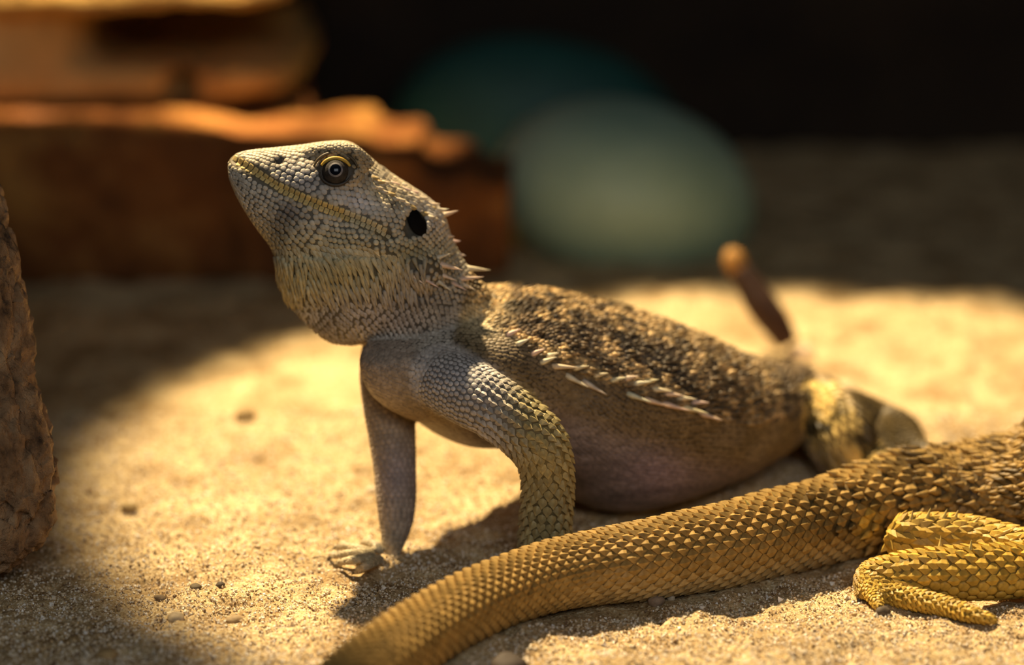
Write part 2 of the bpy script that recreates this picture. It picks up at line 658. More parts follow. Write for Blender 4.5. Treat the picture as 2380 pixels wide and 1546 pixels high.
# ================================================================== first lizard, raised on its front legs
def mm(px, d=0.83):
    return px * d / F


MOUTH = [(545, 372), (590, 397), (650, 436), (710, 464), (760, 484), (820, 506), (870, 527), (915, 552)]
RIDGE_X = [1000, 1130, 1180, 1300, 1420, 1550, 1640, 1760, 1900, 2200]
RIDGE_Y = [720, 745, 775, 848, 888, 930, 968, 985, 960, 960]

ZUP = np.array([0, 0, 1.0])
head = loft_chord([
    # top x, y, bottom x, y, depth, half width, widest at, e top, e bottom
    (531, 374, 530, 392, 0.832, 8, 0.5, 0.9, 0.9),
    (543, 361, 536, 425, 0.833, 30, 0.5, 0.9, 0.9),
    (580, 350, 558, 470, 0.8345, 56, 0.5, 0.9, 0.95),
    (640, 344, 584, 512, 0.8365, 80, 0.52, 0.85, 0.95),
    (700, 338, 608, 545, 0.839, 103, 0.52, 0.8, 0.95),
    (760, 330, 630, 575, 0.841, 126, 0.52, 0.75, 0.95),
    (815, 332, 645, 610, 0.843, 145, 0.52, 0.72, 0.95),
    (862, 368, 652, 650, 0.845, 157, 0.50, 0.75, 1.1),
    (900, 402, 668, 692, 0.847, 165, 0.48, 0.8, 1.2),
    (945, 432, 690, 725, 0.848, 170, 0.46, 0.85, 1.25),
    (990, 462, 715, 755, 0.850, 168, 0.46, 0.85, 1.25),
    (1030, 500, 742, 778, 0.851, 160, 0.46, 0.9, 1.2),
    (1046, 545, 776, 796, 0.853, 150, 0.48, 0.9, 1.1),
    (1068, 590, 815, 800, 0.855, 145, 0.5, 0.95, 1.0),
    (1098, 635, 850, 800, 0.857, 150, 0.5, 1, 1),
    (1130, 665, 890, 850, 0.860, 150, 0.5, 1, 1),
    (1150, 700, 940, 880, 0.862, 130, 0.5, 1, 1),
])


def st(px, py, d, rt, rb, rl):
    return (W(px, py, d), rt / 1000, rb / 1000, rl / 1000)


def sg(px, py, r, rl):
    return (Wz(px, py, r * 0.00095), r / 1000, r / 1000, rl / 1000)


torso = loft_axis([
    st(872, 835, 0.856, 1, 1, 1.5), st(884, 832, 0.8555, 6, 9, 11), st(930, 828, 0.853, 9, 17.5, 20), st(1000, 825, 0.857, 13, 21, 28),
    st(1090, 832, 0.865, 19, 26, 33), st(1200, 850, 0.876, 23.5, 25, 36), st(1320, 880, 0.886, 25, 31, 41),
    st(1440, 915, 0.897, 26, 36.5, 43), st(1560, 945, 0.911, 24, 27, 39), st(1670, 960, 0.926, 20, 17, 31),
    st(1770, 955, 0.943, 16, 9, 22), st(1850, 955, 0.957, 14, 8, 16),
    sg(1915, 978, 12, 14), sg(1985, 986, 10.5, 12), sg(2045, 1000, 8.5, 9.5), sg(2082, 1018, 8, 8.5), sg(2104, 1056, 7.2, 7.5),
    sg(2160, 1088, 6.5, 7), sg(2260, 1092, 6, 6), sg(2400, 1086, 5, 5), sg(2600, 1076, 3.8, 3.8), sg(2800, 1070, 2.5, 2.5), sg(2900, 1066, 0.8, 0.8)], ZUP, 150, 56, 0.92, 0.84)
near_arm = loft_limb([(985, 850, 0.850, 60), (1030, 880, 0.840, 78), (1100, 920, 0.832, 76), (1180, 968, 0.829, 68), (1250, 1030, 0.829, 66),
                      (1272, 1100, 0.832, 58), (1271, 1180, 0.836, 57), (1264, 1250, 0.840, 57), (1255, 1295, 0.842, 46), (1245, 1318, 0.841, 26)], 60, 32, 0.95)
far_arm = loft_limb([(905, 800, 0.866, 62), (897, 860, 0.866, 62), (903, 930, 0.864, 61), (911, 1010, 0.862, 55), (918, 1090, 0.860, 49), (921, 1160, 0.858, 46),
                     (920, 1215, 0.857, 39), (914, 1258, 0.856, 28), (905, 1285, 0.856, 22), (892, 1294, 0.855, 15)], 50, 28, 0.9)
hind_leg = loft_limb([(1840, 950, 0.944, 60), (1905, 955, 0.930, 68), (1940, 995, 0.924, 78), (1970, 1045, 0.922, 74), (2005, 1078, 0.922, 54), (2035, 1095, 0.914, 38),
                      (2050, 1110, 0.904, 30), (2040, 1122, 0.896, 22), (2010, 1130, 0.892, 12)], 40, 28, 0.85)
far_hind = loft_limb([(1790, 930, 0.99, 50), (1790, 950, 1.01, 48), (1800, 990, 1.02, 36), (1790, 1010, 1.015, 22), (1760, 1015, 1.01, 14)], 24, 20, 0.9)

limbs1 = []
# fingers: far hand spread to the left, near hand behind the other animal's tail
far_palm = loft_limb([(910, 1276, 0.858, 20), (885, 1290, 0.8555, 20), (858, 1294, 0.8545, 14)], 12, 16, 0.7)
limbs1.append(far_palm)
fingers_far = [[(870, 1288), (835, 1276), (800, 1270), (782, 1272)], [(866, 1292), (826, 1286), (790, 1290), (772, 1294)],
               [(868, 1296), (830, 1300), (798, 1306), (786, 1310)], [(880, 1300), (858, 1312), (838, 1322), (828, 1326)],
               [(890, 1284), (872, 1268), (852, 1260), (843, 1260)]]
fingers_near = [[(1240, 1318), (1205, 1322), (1175, 1330), (1160, 1336)], [(1242, 1322), (1208, 1336), (1182, 1348), (1170, 1353)],
                [(1250, 1326), (1228, 1348), (1210, 1362), (1200, 1368)], [(1258, 1322), (1262, 1346), (1262, 1362), (1260, 1372)],
                [(1234, 1312), (1206, 1306), (1186, 1308), (1172, 1312)]]
claws1 = []
for fg, fam in ((fingers_far, 1.0), (fingers_near, 1.15)):
    for pts in fg:
        rows = []
        for i, (x, y) in enumerate(pts):
            z = (0.0026, 0.0042, 0.0026, 0.0014)[i]
            d = depth_at(y, z)
            rows.append((x, y, d, (12, 11, 9, 6)[i] * fam))
        limbs1.append(loft_limb(rows, 16, 12))
        a, b = W(*rows[-2][:3]), W(*rows[-1][:3])
        claws1.append((b, b - a))

brow = loft_limb([(690, 362, 0.8315, 10), (735, 353, 0.8290, 15), (780, 349, 0.8275, 18), (825, 356, 0.8280, 17), (862, 386, 0.8305, 12)], 20, 16, 0.9)
cheek = ellipsoid(W(955, 610, 0.8405), (norm([0.8, 0, -0.6]), [0, 1, 0], norm([0.6, 0, 0.8])), (mm(90), mm(70), mm(62)))
lip_low = loft_limb([(600, 432, 0.8305, 12), (690, 480, 0.8287, 17), (780, 524, 0.8278, 20), (860, 562, 0.8284, 22), (920, 600, 0.8315, 16)], 24, 14)
lids = ellipsoid(W(785, 397, 0.8305), (norm([1, 0, -0.2]), [0, 1, 0], norm([0.2, 0, 1])), (mm(62), mm(62), mm(46)))

body_me = fuse([head, torso, near_arm, far_arm, hind_leg, far_hind, brow, cheek, lip_low, lids] + limbs1, 0.0007, 4)

# mouth crease, ear pit, eye socket and nostril pressed into the surface
V = co_of(body_me); Nn = no_of(body_me)
px, py, dd = project(V)
near = (np.sum(Nn * (POS - V), 1) > 0) & (px < 1110) & (py < 820) & (dd < 0.848)
dm = polydist(px, py, MOUTH)
V[near] -= (Nn * (0.0011 * np.exp(-(dm / 7.0) ** 2))[:, None])[near]
ex = ((px - 965) * 0.90 + (py - 520) * 0.44) / 24.0
ey = (-(px - 965) * 0.44 + (py - 520) * 0.90) / 37.0
V[near] -= (Nn * (0.0020 * np.exp(-(ex ** 2 + ey ** 2) ** 2))[:, None])[near]
e2 = np.hypot((px - 780) / 33.0, (py - 398) / 31.0)
V[near] -= (Nn * (0.0022 * np.exp(-e2 ** 4))[:, None])[near]
dn = np.hypot((px - 650) / 9.0, (py - 374) / 8.0)
V[near] -= (Nn * (0.0014 * np.exp(-dn ** 2))[:, None])[near]
# belly rests on the sand
V[:, 2] = np.maximum(V[:, 2], -0.0005)
body_me.vertices.foreach_set('co', V.ravel()); body_me.update()


def color1(P, scale=False):
    P = np.asarray(P)
    px, py, d = project(P)
    n1 = vnoise3(P, 330, 3); n2 = vnoise3(P, 700, 4); n3 = vnoise3(P, 120, 7)
    base = np.tile(np.array([0.50, 0.45, 0.35]), (len(P), 1))
    # ---- head
    H = blobs(base, px, py, [
        (700, 365, 120, 22, (0.62, 0.52, 0.36), 0.7), (780, 335, 60, 10, (0.72, 0.62, 0.44), 0.8),
        (700, 425, 70, 22, (0.50, 0.47, 0.47), 0.9), (850, 465, 45, 22, (0.62, 0.60, 0.62), 0.95), (700, 395, 30, 18, (0.58, 0.55, 0.54), 0.8),
        (790, 374, 70, 32, (0.20, 0.14, 0.055), 0.92), (640, 375, 22, 12, (0.15, 0.12, 0.09), 0.7),
        (785, 430, 60, 14, (0.24, 0.20, 0.14), 0.6),
        (950, 430, 70, 35, (0.66, 0.56, 0.38), 0.9), (890, 450, 28, 22, (0.46, 0.36, 0.16), 0.7), (925, 470, 16, 12, (0.16, 0.14, 0.09), 0.8),
        (1015, 520, 30, 60, (0.56, 0.50, 0.42), 0.9), (960, 600, 40, 30, (0.34, 0.27, 0.10), 0.85), (1030, 610, 30, 40, (0.42, 0.36, 0.2), 0.7),
        (670, 490, 22, 20, (0.12, 0.10, 0.10), 0.9), (645, 545, 26, 36, (0.10, 0.08, 0.06), 0.85), (610, 500, 20, 20, (0.24, 0.20, 0.15), 0.6), (610, 535, 16, 30, (0.46, 0.40, 0.26), 0.6),
        (780, 560, 80, 20, (0.40, 0.36, 0.22), 0.6), (600, 450, 50, 40, (0.53, 0.48, 0.38), 0.6),
        (800, 640, 130, 48, (0.47, 0.41, 0.20), 0.85), (690, 660, 40, 55, (0.46, 0.41, 0.22), 0.8),
        (900, 740, 130, 40, (0.46, 0.40, 0.35), 0.9), (980, 640, 60, 30, (0.33, 0.28, 0.24), 0.6), (960, 700, 70, 20, (0.36, 0.31, 0.26), 0.6),
        (760, 770, 50, 30, (0.36, 0.28, 0.17), 0.8), (1010, 690, 50, 30, (0.28, 0.23, 0.16), 0.5)])
    dm = polydist(px, py, MOUTH)
    lip = np.exp(-(dm / 14.0) ** 2)[:, None] * ((px < 900) & (d < 0.845))[:, None]
    H = H * (1 - 0.85 * lip) + np.array([0.66, 0.48, 0.17]) * 0.85 * lip
    crease = (np.exp(-(dm / 3.2) ** 2) * (d < 0.845))[:, None] * (0.0 if scale else 0.8)
    H = H * (1 - crease) + np.array([0.12, 0.085, 0.03]) * crease
    H = H * (0.80 + 0.4 * n2)[:, None]
    # ---- trunk: back, flank, belly
    ry = np.interp(px, RIDGE_X, RIDGE_Y)
    tan = np.array([0.58, 0.40, 0.18]); dark = np.array([0.055, 0.036, 0.018]); mid = np.array([0.25, 0.165, 0.08])
    low = smooth01((py - (ry - 190)) / 120) * smooth01((px - 1120) / 200)
    k = smooth01((n1 + 0.35 * (n2 - 0.5) + 0.075 * low - 0.47) / 0.09)[:, None]
    k2 = smooth01((n3 - 0.45) / 0.2)[:, None]
    gx = smooth01((px - 1150) / 500)[:, None]
    back = tan * (1 - k) + (dark * (0.55 + 0.45 * k2) + mid * 0.5 * (1 - k2)) * k
    back = back * (1 - 0.35 * gx) + np.array([0.25, 0.19, 0.12]) * 0.35 * gx
    if scale:
        back = back * (0.40 + 1.25 * RNG.random((len(P), 1)) ** 1.3)
    flank = np.array([0.165, 0.115, 0.055]) * (0.6 + 0.8 * n1)[:, None] + 0.03 * k2
    belly = np.array([0.23, 0.185, 0.17]) * (0.65 + 0.7 * vnoise(px / 90, py / 9, 5))[:, None]
    belly = blobs(belly, px, py, [(1530, 1100, 60, 40, (0.36, 0.26, 0.32), 0.5), (1650, 1060, 60, 30, (0.30, 0.22, 0.20), 0.6), (1550, 1005, 120, 12, (0.32, 0.24, 0.19), 0.5)])
    w = smooth01((py - ry + 12) / 30)[:, None]
    w2 = smooth01((py - ry - 70) / 90)[:, None]
    Tt = back * (1 - w) + (flank * (1 - w2) + belly * w2) * w
    Tt = blobs(Tt, px, py, [(1118, 735, 38, 34, (0.74, 0.60, 0.34), 0.85)])  # lamplit shoulder patch, its brightness painted into the tint as cream
    # ---- limbs
    arm = np.tile(np.array([0.44, 0.40, 0.35]), (len(P), 1))
    yl = smooth01((px - 1120) / 120)[:, None]
    arm = arm * (1 - yl) + np.array([0.36, 0.29, 0.125]) * yl
    arm = arm * (0.75 + 0.5 * n2)[:, None]
    arm = blobs(arm, px, py, [(1060, 880, 70, 30, (0.52, 0.50, 0.50), 0.7)])
    farc = np.array([0.36, 0.29, 0.22]) * (0.75 + 0.5 * n1)[:, None]
    farc = blobs(farc, px, py, [(920, 1100, 30, 50, (0.36, 0.29, 0.30), 0.6), (840, 1290, 60, 30, (0.6, 0.5, 0.28), 0.8)])
    leg = np.array([0.42, 0.30, 0.10]) * (0.15 + 1.7 * smooth01((vnoise3(P, 230, 23) + 0.4 * (n2 - 0.5) - 0.32) / 0.36))[:, None]
    # ---- choose by place
    C = Tt.copy()
    headw = smooth01((1085 - px - 0.25 * (py - 700)) / 22)[:, None] * (py < 815)[:, None] * smooth01((0.874 - d) / 0.006)[:, None]
    C = C * (1 - headw) + H * headw
    chest = smooth01((1000 - px) / 60)[:, None] * (py >= 790)[:, None]
    C = C * (1 - chest) + farc * chest
    chest2 = np.exp(-(((px - 1000) / 120) ** 2 + ((py - 960) / 70) ** 2))[:, None]
    C = C * (1 - chest2) + np.array([0.30, 0.21, 0.10]) * chest2
    am = polydist(px, py, [(1030, 875), (1110, 925), (1190, 975), (1255, 1035), (1272, 1110), (1268, 1200), (1250, 1320)])
    aw = smooth01((92 - am) / 26)[:, None] * smooth01((0.846 - d) / 0.006)[:, None]
    C = C * (1 - aw) + arm * aw
    lm = polydist(px, py, [(1900, 940), (1935, 990), (1970, 1050), (2010, 1080)])
    lw = smooth01((75 - lm) / 20)[:, None] * smooth01((0.938 - d) / 0.006)[:, None] * (px > 1862)[:, None]
    C = C * (1 - lw) + leg * lw
    tw = smooth01((px - 1900) / 60)[:, None] * (1 - lw)
    C = C * (1 - tw) + (np.array([0.085, 0.058, 0.02]) * (0.3 + 1.4 * n1)[:, None]) * tw
    if not scale:
        soft = np.maximum(np.maximum(w2, chest), chest2)
        C = C * (0.38 - 0.14 * headw + 0.40 * soft * (1 - aw) * (1 - headw))
    return C


set_tint(body_me, color1(co_of(body_me)))
body_me.materials.clear(); body_me.materials.append(SKIN)
body_me.polygons.foreach_set('use_smooth', np.full(len(body_me.polygons), True))
body_me.name = 'lizard_body'
root1 = empty('bearded_dragon', (0.03, 0.87, 0))
tag(root1, 'bearded dragon lizard with raised head propped on its straight front legs', 'lizard')
add_obj('body', body_me, root1)
bvh1 = BVHTree.FromPolygons([Vector(v) for v in co_of(body_me)], [tuple(p.vertices) for p in body_me.polygons])

sc1 = Scales()


def in_ear(x, y):
    ex = ((x - 965) * 0.90 + (y - 520) * 0.44) / 24.0; ey = (-(x - 965) * 0.44 + (y - 520) * 0.90) / 37.0
    return ex * ex + ey * ey < 0.95


def head_kind(q, x, y, n):
    if in_ear(x, y) or math.hypot((x - 780) / 44, (y - 398) / 38) < 1 or math.hypot((x - 650) / 11, (y - 374) / 9) < 1:
        return None
    dmo = float(polydist(np.array([x]), np.array([y]), MOUTH)[0])
    if dmo < 15 and x < 905 and q[1] < 0.9 and n[1] < 0.3:
        return None
    if y > 575 and y < 725 and x < 1000 and (y - 575) > (x - 640) * 0.12 - 20 and y < 700 + (x - 700) * 0.02:
        if y > 605:
            return ('s', random.uniform(1.7, 2.4), 1.0, random.uniform(0.9, 1.3)) if random.random() < 0.86 else None
        return ('k', 1.35, 0.95, 0.6)
    if x > 880 and y < 500 and y < 405 + (x - 880) * 0.62 + 22:
        return ('k', 1.7, 1.3, 1.1)
    if x < 760 and 370 < y < 450 and dmo > 20:
        return ('g', 1.2, 1.1, 0.32)
    if y > 700:
        return ('k', 1.0, 0.85, 0.8)
    if y > 500 and x > 760:
        return ('g', 1.04, 0.94, 0.7)
    return ('g', 1.22, 1.06, 0.62)


def head_flow(q, x, y, t):
    if y > 575 and x < 1010:
        w = min(1, (y - 575) / 60)
        dn = -UPV + 0.25 * RIGHT
        if x < 720:
            dn = -UPV - 0.15 * RIGHT
        return norm(t) * (1 - w) + dn * w
    return t


head_taken = {}
cover(head, bvh1, sc1, lambda u: mm(np.interp(u, [0, 0.15, 0.4, 0.6, 0.8, 1], [9, 11.5, 14, 15, 14, 12])), color1, head_kind, flow=head_flow, tol=0.008, u1=1.0, jitter=0.10, spacing=0.66, aspect=0.88, taken=head_taken)
for L, sz_, hx_ in ((lip_low, 13.5, 0), (cheek, 14, 0), (brow, 10, 0), (lids, 10, 0)):
    cover(L, bvh1, sc1, lambda u, q=sz_: mm(q), color1, head_kind, flow=head_flow if L is cheek else (lambda q, x, y, t: RIGHT - 0.4 * UPV), tol=0.0016, jitter=0.1, spacing=0.70, taken=head_taken)


def torso_kind(q, x, y, n):
    ry = float(np.interp(x, RIDGE_X, RIDGE_Y))
    if x > 1880:
        return ('k', 1.4, 1.1, 0.9)
    if x < 1075 or (x < 1130 and y > 730):
        return ('g', 1.05, 0.95, 0.4) if y < 800 else ('g', 1.15, 1.1, 0.22)
    if y < ry + 5:
        r = random.random()
        if r < 0.28:
            return ('s', random.uniform(0.9, 1.4), 0.85, random.uniform(1.2, 1.9))
        return ('k', 1.05, 1.0, random.uniform(0.8, 1.3))
    if y < ry + 90:
        return ('k', 1.1, 0.95, 0.4)
    return ('g', 1.25, 1.05, 0.2)


cover(torso, bvh1, sc1, lambda u: float(np.interp(u, [0, 0.25, 0.34, 1], [0.0013, 0.0014, 0.0019, 0.0021])), color1, torso_kind, tol=0.0014, u0=0.0, jitter=0.25)


def arm_kind(q, x, y, n):
    if x < 1110:
        return ('g', 1.0, 0.85, 0.4)
    if n[1] > 0.2:
        return ('k', 1.1, 0.95, 0.45)
    return ('k', 1.02, 0.92, 0.8)


cover(near_arm, bvh1, sc1, lambda u: mm(np.interp(u, [0, 0.25, 0.45, 0.7, 1], [12, 14, 23, 24, 20])), color1, arm_kind, tol=0.0016, u0=0.1, u1=0.97, aspect=0.92, jitter=0.07)
cover(far_arm, bvh1, sc1, lambda u: mm(15), color1, lambda q, x, y, n: ('g', 1.0, 0.9, 0.25), tol=0.0014, u0=0.15)
cover(hind_leg, bvh1, sc1, lambda u: 0.0030, color1, lambda q, x, y, n: ('k', 1.2, 1.0, 1.0), tol=0.0014, u0=0.15)
for L in limbs1:
    cover(L, bvh1, sc1, lambda u: mm(9), color1, lambda q, x, y, n: ('k', 1.1, 1.0, 0.4), tol=0.001)
scales1 = sc1.build(root1, 300)


def on_body(x, y, d, bvh):
    """point and normal where the sight line through a feature meets the body"""
    o = Vector(POS); t = Vector(W(x, y, 0.85)) - o
    loc, n, i, dist = bvh.ray_cast(o, t.normalized())
    if loc is None:
        loc, n, i, dist = bvh.find_nearest(Vector(W(x, y, d)))
    return np.array(loc), np.array(n)


# lip shields along both sides of the mouth
def lip_row(offset, count, size, x_end):
    M = np.array(MOUTH, float)
    L = np.concatenate([[0], np.cumsum(np.hypot(*np.diff(M, axis=0).T))])
    pl_ = tmpl_plate()
    me = mesh_np('lip_shield', pl_[0], pl_[1], SCALE_OBJ, False)
    for k in range(count):
        l = (k + 0.5) / count * L[-1]
        x = np.interp(l, L, M[:, 0]); y = np.interp(l, L, M[:, 1])
        x2 = np.interp(l + 4, L, M[:, 0]); y2 = np.interp(l + 4, L, M[:, 1])
        dx, dy = x2 - x, y2 - y; q = math.hypot(dx, dy) or 1
        if x > x_end:
            break
        X, Y = x + dy / q * -offset * -1, y + dx / q * offset
        p, n = on_body(X, Y, 0.826, bvh1)
        t = W(x2, y2, 0.826) - W(x, y, 0.826)
        t = norm(t - n * (t @ n)); b = np.cross(n, t)
        s = mm(size)
        o = bpy.data.objects.new('lip_shield', me); col.objects.link(o); o.parent = root1
        A = (t * L[-1] / count * 0.93 / F * 0.83, b * s, n * s * 0.42)
        o.matrix_basis = Matrix([[A[0][r], A[1][r], A[2][r], p[r] - root1.location[r]] for r in range(3)] + [[0, 0, 0, 1]])
        w = random.uniform(0.85, 1.15)
        o.color = (0.68 * w, 0.50 * w, 0.19 * w, 1) if k < count * 0.7 else (0.62 * w, 0.52 * w, 0.30 * w, 1)


lip_row(-8, 30, 16, 905)
lip_row(8.5, 32, 16, 900)

# ear drum: dark oval lying in the pit
p, n = on_body(965, 520, 0.83, bvh1)
ax1 = norm(W(965 + 44, 520 + 90, 0.83) - W(965, 520, 0.83)); ax1 = norm(ax1 - n * (ax1 @ n)); ax2 = np.cross(n, ax1)
Ve, Fe = ellipsoid(p + n * 0.0012, (n, ax1, ax2), (0.0010, mm(36), mm(24)), 10, 24).mesh()
tag(add_obj('ear_drum', mesh_np('ear_drum', Ve, Fe, EAR), root1), label='black oval ear opening')

# eye
p, n = on_body(780, 398, 0.826, bvh1)
n = norm(n * 0.4 + norm(POS - p) * 0.9)
ev = norm(UPV - n * (UPV @ n)); eh = np.cross(ev, n)
ec = p - n * mm(12)


def cap(name, rad, ang, mat, parent, lift):
    V, Fc = [], []
    rings = 8
    for i in range(rings + 1):
        a = ang * i / rings
        for k in range(24):
            b = 2 * math.pi * k / 24
            V.append(ec + rad * (n * math.cos(a) + (eh * math.cos(b) + ev * math.sin(b)) * math.sin(a)) + n * lift)
    for i in range(rings):
        for k in range(24):
            k2 = (k + 1) % 24
            Fc.append((i * 24 + k, (i + 1) * 24 + k, (i + 1) * 24 + k2, i * 24 + k2))
    return add_obj(name, mesh_np(name, V, Fc, mat), parent)


R_EYE = mm(34)
eye = cap('eye', R_EYE, math.pi * 0.62, EYE_BALL, root1, 0)
tag(eye, label='round dark eye with a grey ring and black pupil')
cap('iris', R_EYE * 1.012, 0.52, EYE_RING, eye, 0.00002)
cap('pupil', R_EYE * 1.03, 0.38, PUPIL, eye, 0.00003)


def tube(name, pts, radii, mat, parent, color=None, nv=10):
    rows = [(np.asarray(q), r, r, r) for q, r in zip(pts, radii)]
    V, Fc = loft_axis(rows, FWD if abs(norm(np.asarray(pts[-1]) - np.asarray(pts[0])) @ FWD) < 0.9 else UPV, max(12, 4 * len(pts)), nv).mesh()
    o = add_obj(name, mesh_np(name, V, Fc, mat), parent)
    if color is not None:
        o.color = (*color, 1)
    return o


def lid_arc(name, a0, a1, rx, ry, rad, color, lift):
    pts, rr = [], []
    for i in range(9):
        a = math.radians(a0 + (a1 - a0) * i / 8)
        pts.append(ec + eh * mm(rx) * math.cos(a) + ev * mm(ry) * math.sin(a) + n * lift)
        rr.append(mm(rad) * (0.35 + 0.65 * math.sin(math.pi * (0.08 + 0.84 * i / 8))))
    return tube(name, pts, rr, SCALE_OBJ, root1, color)


lid_arc('eyelid', 22, 155, 36, 29, 5.5, (0.62, 0.38, 0.05), mm(18))['label'] = 'yellow upper eyelid rim'
lid_arc('eyelid', 185, 350, 37, 33, 3.5, (0.05, 0.038, 0.025), mm(14))
lid_arc('eyelid', 15, 165, 52, 44, 4.5, (0.10, 0.07, 0.03), mm(10))

# nape and jaw spines
SP = (0.72, 0.58, 0.42)
for x, y, dx, dy, ln, r in [(1028, 500, 34, -9, 34, 7), (1008, 484, 30, 5, 26, 7), (985, 468, 30, 10, 22, 8), (958, 452, 30, 12, 20, 9),
                            (1060, 572, 26, -8, 26, 6), (1066, 590, 20, 4, 16, 5), (1078, 596, 36, 12, 44, 7), (1086, 622, 40, 6, 46, 7),
                            (1070, 648, 46, -3, 46, 6), (1030, 640, 40, 16, 30, 5), (1050, 655, 30, 18, 34, 5), (1020, 655, 30, 22, 32, 5),
                            (985, 648, 34, 20, 34, 4.5), (955, 640, 34, 22, 30, 4.5), (1078, 660, 30, 16, 26, 5),
                            (935, 438, 28, 6, 20, 8), (910, 425, 26, 4, 18, 8), (905, 412, 26, 2, 16, 7), (930, 428, 26, 2, 17, 7), (955, 446, 26, 0, 18, 7), (975, 460, 28, 0, 20, 7), (998, 474, 28, 0, 22, 7), (1014, 488, 30, -2, 26, 7),
                            (1040, 548, 24, 2, 16, 5), (1052, 560, 24, 0, 18, 5)]:
    p, n = on_body(x, y, 0.835, bvh1)
    dr = W(x + dx, y + dy, 0.835) - W(x, y, 0.835)
    dr = norm(dr) + n * 0.12
    cone('spine', p - n * 0.0004, dr, mm(ln * 1.3), mm(r * 1.15), SCALE_OBJ, root1, tuple(c * random.uniform(0.9, 1.12) for c in SP))
# raised crest shields from the brow back to the nape
for i in range(13):
    for row in range(2):
        x = 868 + 13.2 * i - 4 * row + random.uniform(-3, 3)
        y = 414 + 6.4 * i + 0.06 * i * i + 19 * row + random.uniform(-3, 3)
        p, n = on_body(x, y, 0.835, bvh1)
        dr = norm(W(x + 30, y + 8, 0.835) - W(x, y, 0.835)) + n * 0.75
        w_ = random.uniform(0.8, 1.1)
        cone('crest_scale', p - n * 0.0005, dr, mm(random.uniform(15, 20)), mm(random.uniform(8.5, 10.5)), SCALE_OBJ, root1, (0.68 * w_, 0.56 * w_, 0.38 * w_) if random.random() < 0.75 else (0.42, 0.30, 0.12))
# rows of pale spines along the flank
lat = [(1182, 778, 24, -8), (1205, 800, 22, -8), (1240, 822, 22, -8), (1275, 828, 20, -6), (1262, 842, 26, -10), (1290, 852, 46, 4), (1338, 856, 26, -4), (1385, 873, 24, -4),
       (1322, 876, 36, 22), (1362, 890, 38, 24), (1425, 884, 26, -5), (1455, 880, 24, -4), (1478, 892, 30, -3), (1500, 888, 26, -4), (1522, 905, 34, 6), (1550, 915, 32, 6),
       (1578, 925, 34, 4), (1465, 918, 40, 16), (1505, 930, 44, 14), (1548, 940, 46, 14), (1590, 948, 46, 12), (1612, 935, 30, 2), (1630, 962, 40, 14)]
for x, y, dx, dy in lat:
    p, n = on_body(x, y, 0.87, bvh1)
    dr = norm(W(x + dx, y + dy, 0.87) - W(x, y, 0.87)) + n * 0.25
    cone('spine', p, dr, mm(math.hypot(dx, dy) * 1.3), mm(7.5), SCALE_OBJ, root1, tuple(c * random.uniform(0.9, 1.12) for c in (0.80, 0.66, 0.45)))
for p, dr in claws1:
    cone('claw', p, norm(dr) + np.array([0, 0, -0.25]), 0.0035, 0.0006, CLAW, root1)

# ================================================================== second lizard, only tail, hip and hind leg in view


def sz(px, py, rt, rb, rl, lift=0.0):
    z = rb / 1000 * 0.97 + lift
    return (Wz(px, py, z), rt / 1000, rb / 1000, rl / 1000)


def szp(px, py, rpx, k=1.0):
    r = rpx * 0.825 / F
    return (Wz(px, py, r * 0.97), r, r, r * k)


BODY_X = 0.185
tail2 = loft_axis([szp(2190, 1150, 112, 1.15), szp(2100, 1166, 106, 1.08), szp(2000, 1188, 102, 1.02), szp(1900, 1216, 96), szp(1800, 1240, 96), szp(1700, 1266, 93), szp(1600, 1284, 90),
                   szp(1500, 1303, 86), szp(1400, 1317, 81), szp(1300, 1335, 77), szp(1200, 1365, 74), szp(1100, 1406, 74), szp(1000, 1461, 74), szp(920, 1515, 75),
                   szp(830, 1585, 73), szp(730, 1680, 69), szp(600, 1790, 60), szp(430, 1890, 48), szp(230, 1950, 34), szp(50, 1960, 20), szp(-40, 1950, 8)], ZUP, 170, 48, 0.97)
HX = 2650
torso2 = loft_axis([szp(2040, 1178, 80, 1.0), szp(2110, 1162, 98, 1.15), szp(2200, 1152, 108, 1.25), szp(2300, 1142, 118, 1.35), szp(2400, 1132, 134, 1.5), szp(2520, 1100, 178, 1.6), szp(2680, 1080, 200, 1.6), szp(2850, 1060, 205, 1.55),
                    szp(3020, 1040, 190, 1.5), szp(3160, 1010, 165, 1.35), szp(3280, 980, 140, 1.15), szp(3360, 940, 130, 1.05), szp(3460, 920, 140, 1.25), szp(3560, 900, 120, 1.2), szp(3660, 890, 80, 1.1), szp(3720, 890, 45, 1.0)], ZUP, 90, 48, 0.95)


def lz(px, py, z, r):
    return (px, py, depth_at(py, z), r)


thigh2 = loft_limb([lz(2070, 1240, 0.0125, 30), lz(2092, 1246, 0.012, 46), lz(2160, 1248, 0.0115, 51), lz(2250, 1252, 0.011, 50), lz(2330, 1268, 0.0105, 48), lz(2400, 1290, 0.0095, 50), lz(2450, 1310, 0.008, 44)], 40, 26, 0.9)
shank2 = loft_limb([lz(2450, 1305, 0.0080, 46), lz(2410, 1322, 0.0080, 58), lz(2330, 1330, 0.0080, 62), lz(2240, 1333, 0.0080, 61), lz(2160, 1334, 0.0078, 56), lz(2095, 1337, 0.0072, 49), lz(2045, 1340, 0.0066, 40), lz(2018, 1345, 0.0056, 28)], 50, 28, 0.85)
foot2 = loft_limb([lz(2080, 1318, 0.0066, 30), lz(2035, 1332, 0.0060, 34), lz(2018, 1352, 0.0050, 34), lz(2032, 1370, 0.0040, 31), lz(2065, 1382, 0.0034, 25)], 30, 24, 0.8)
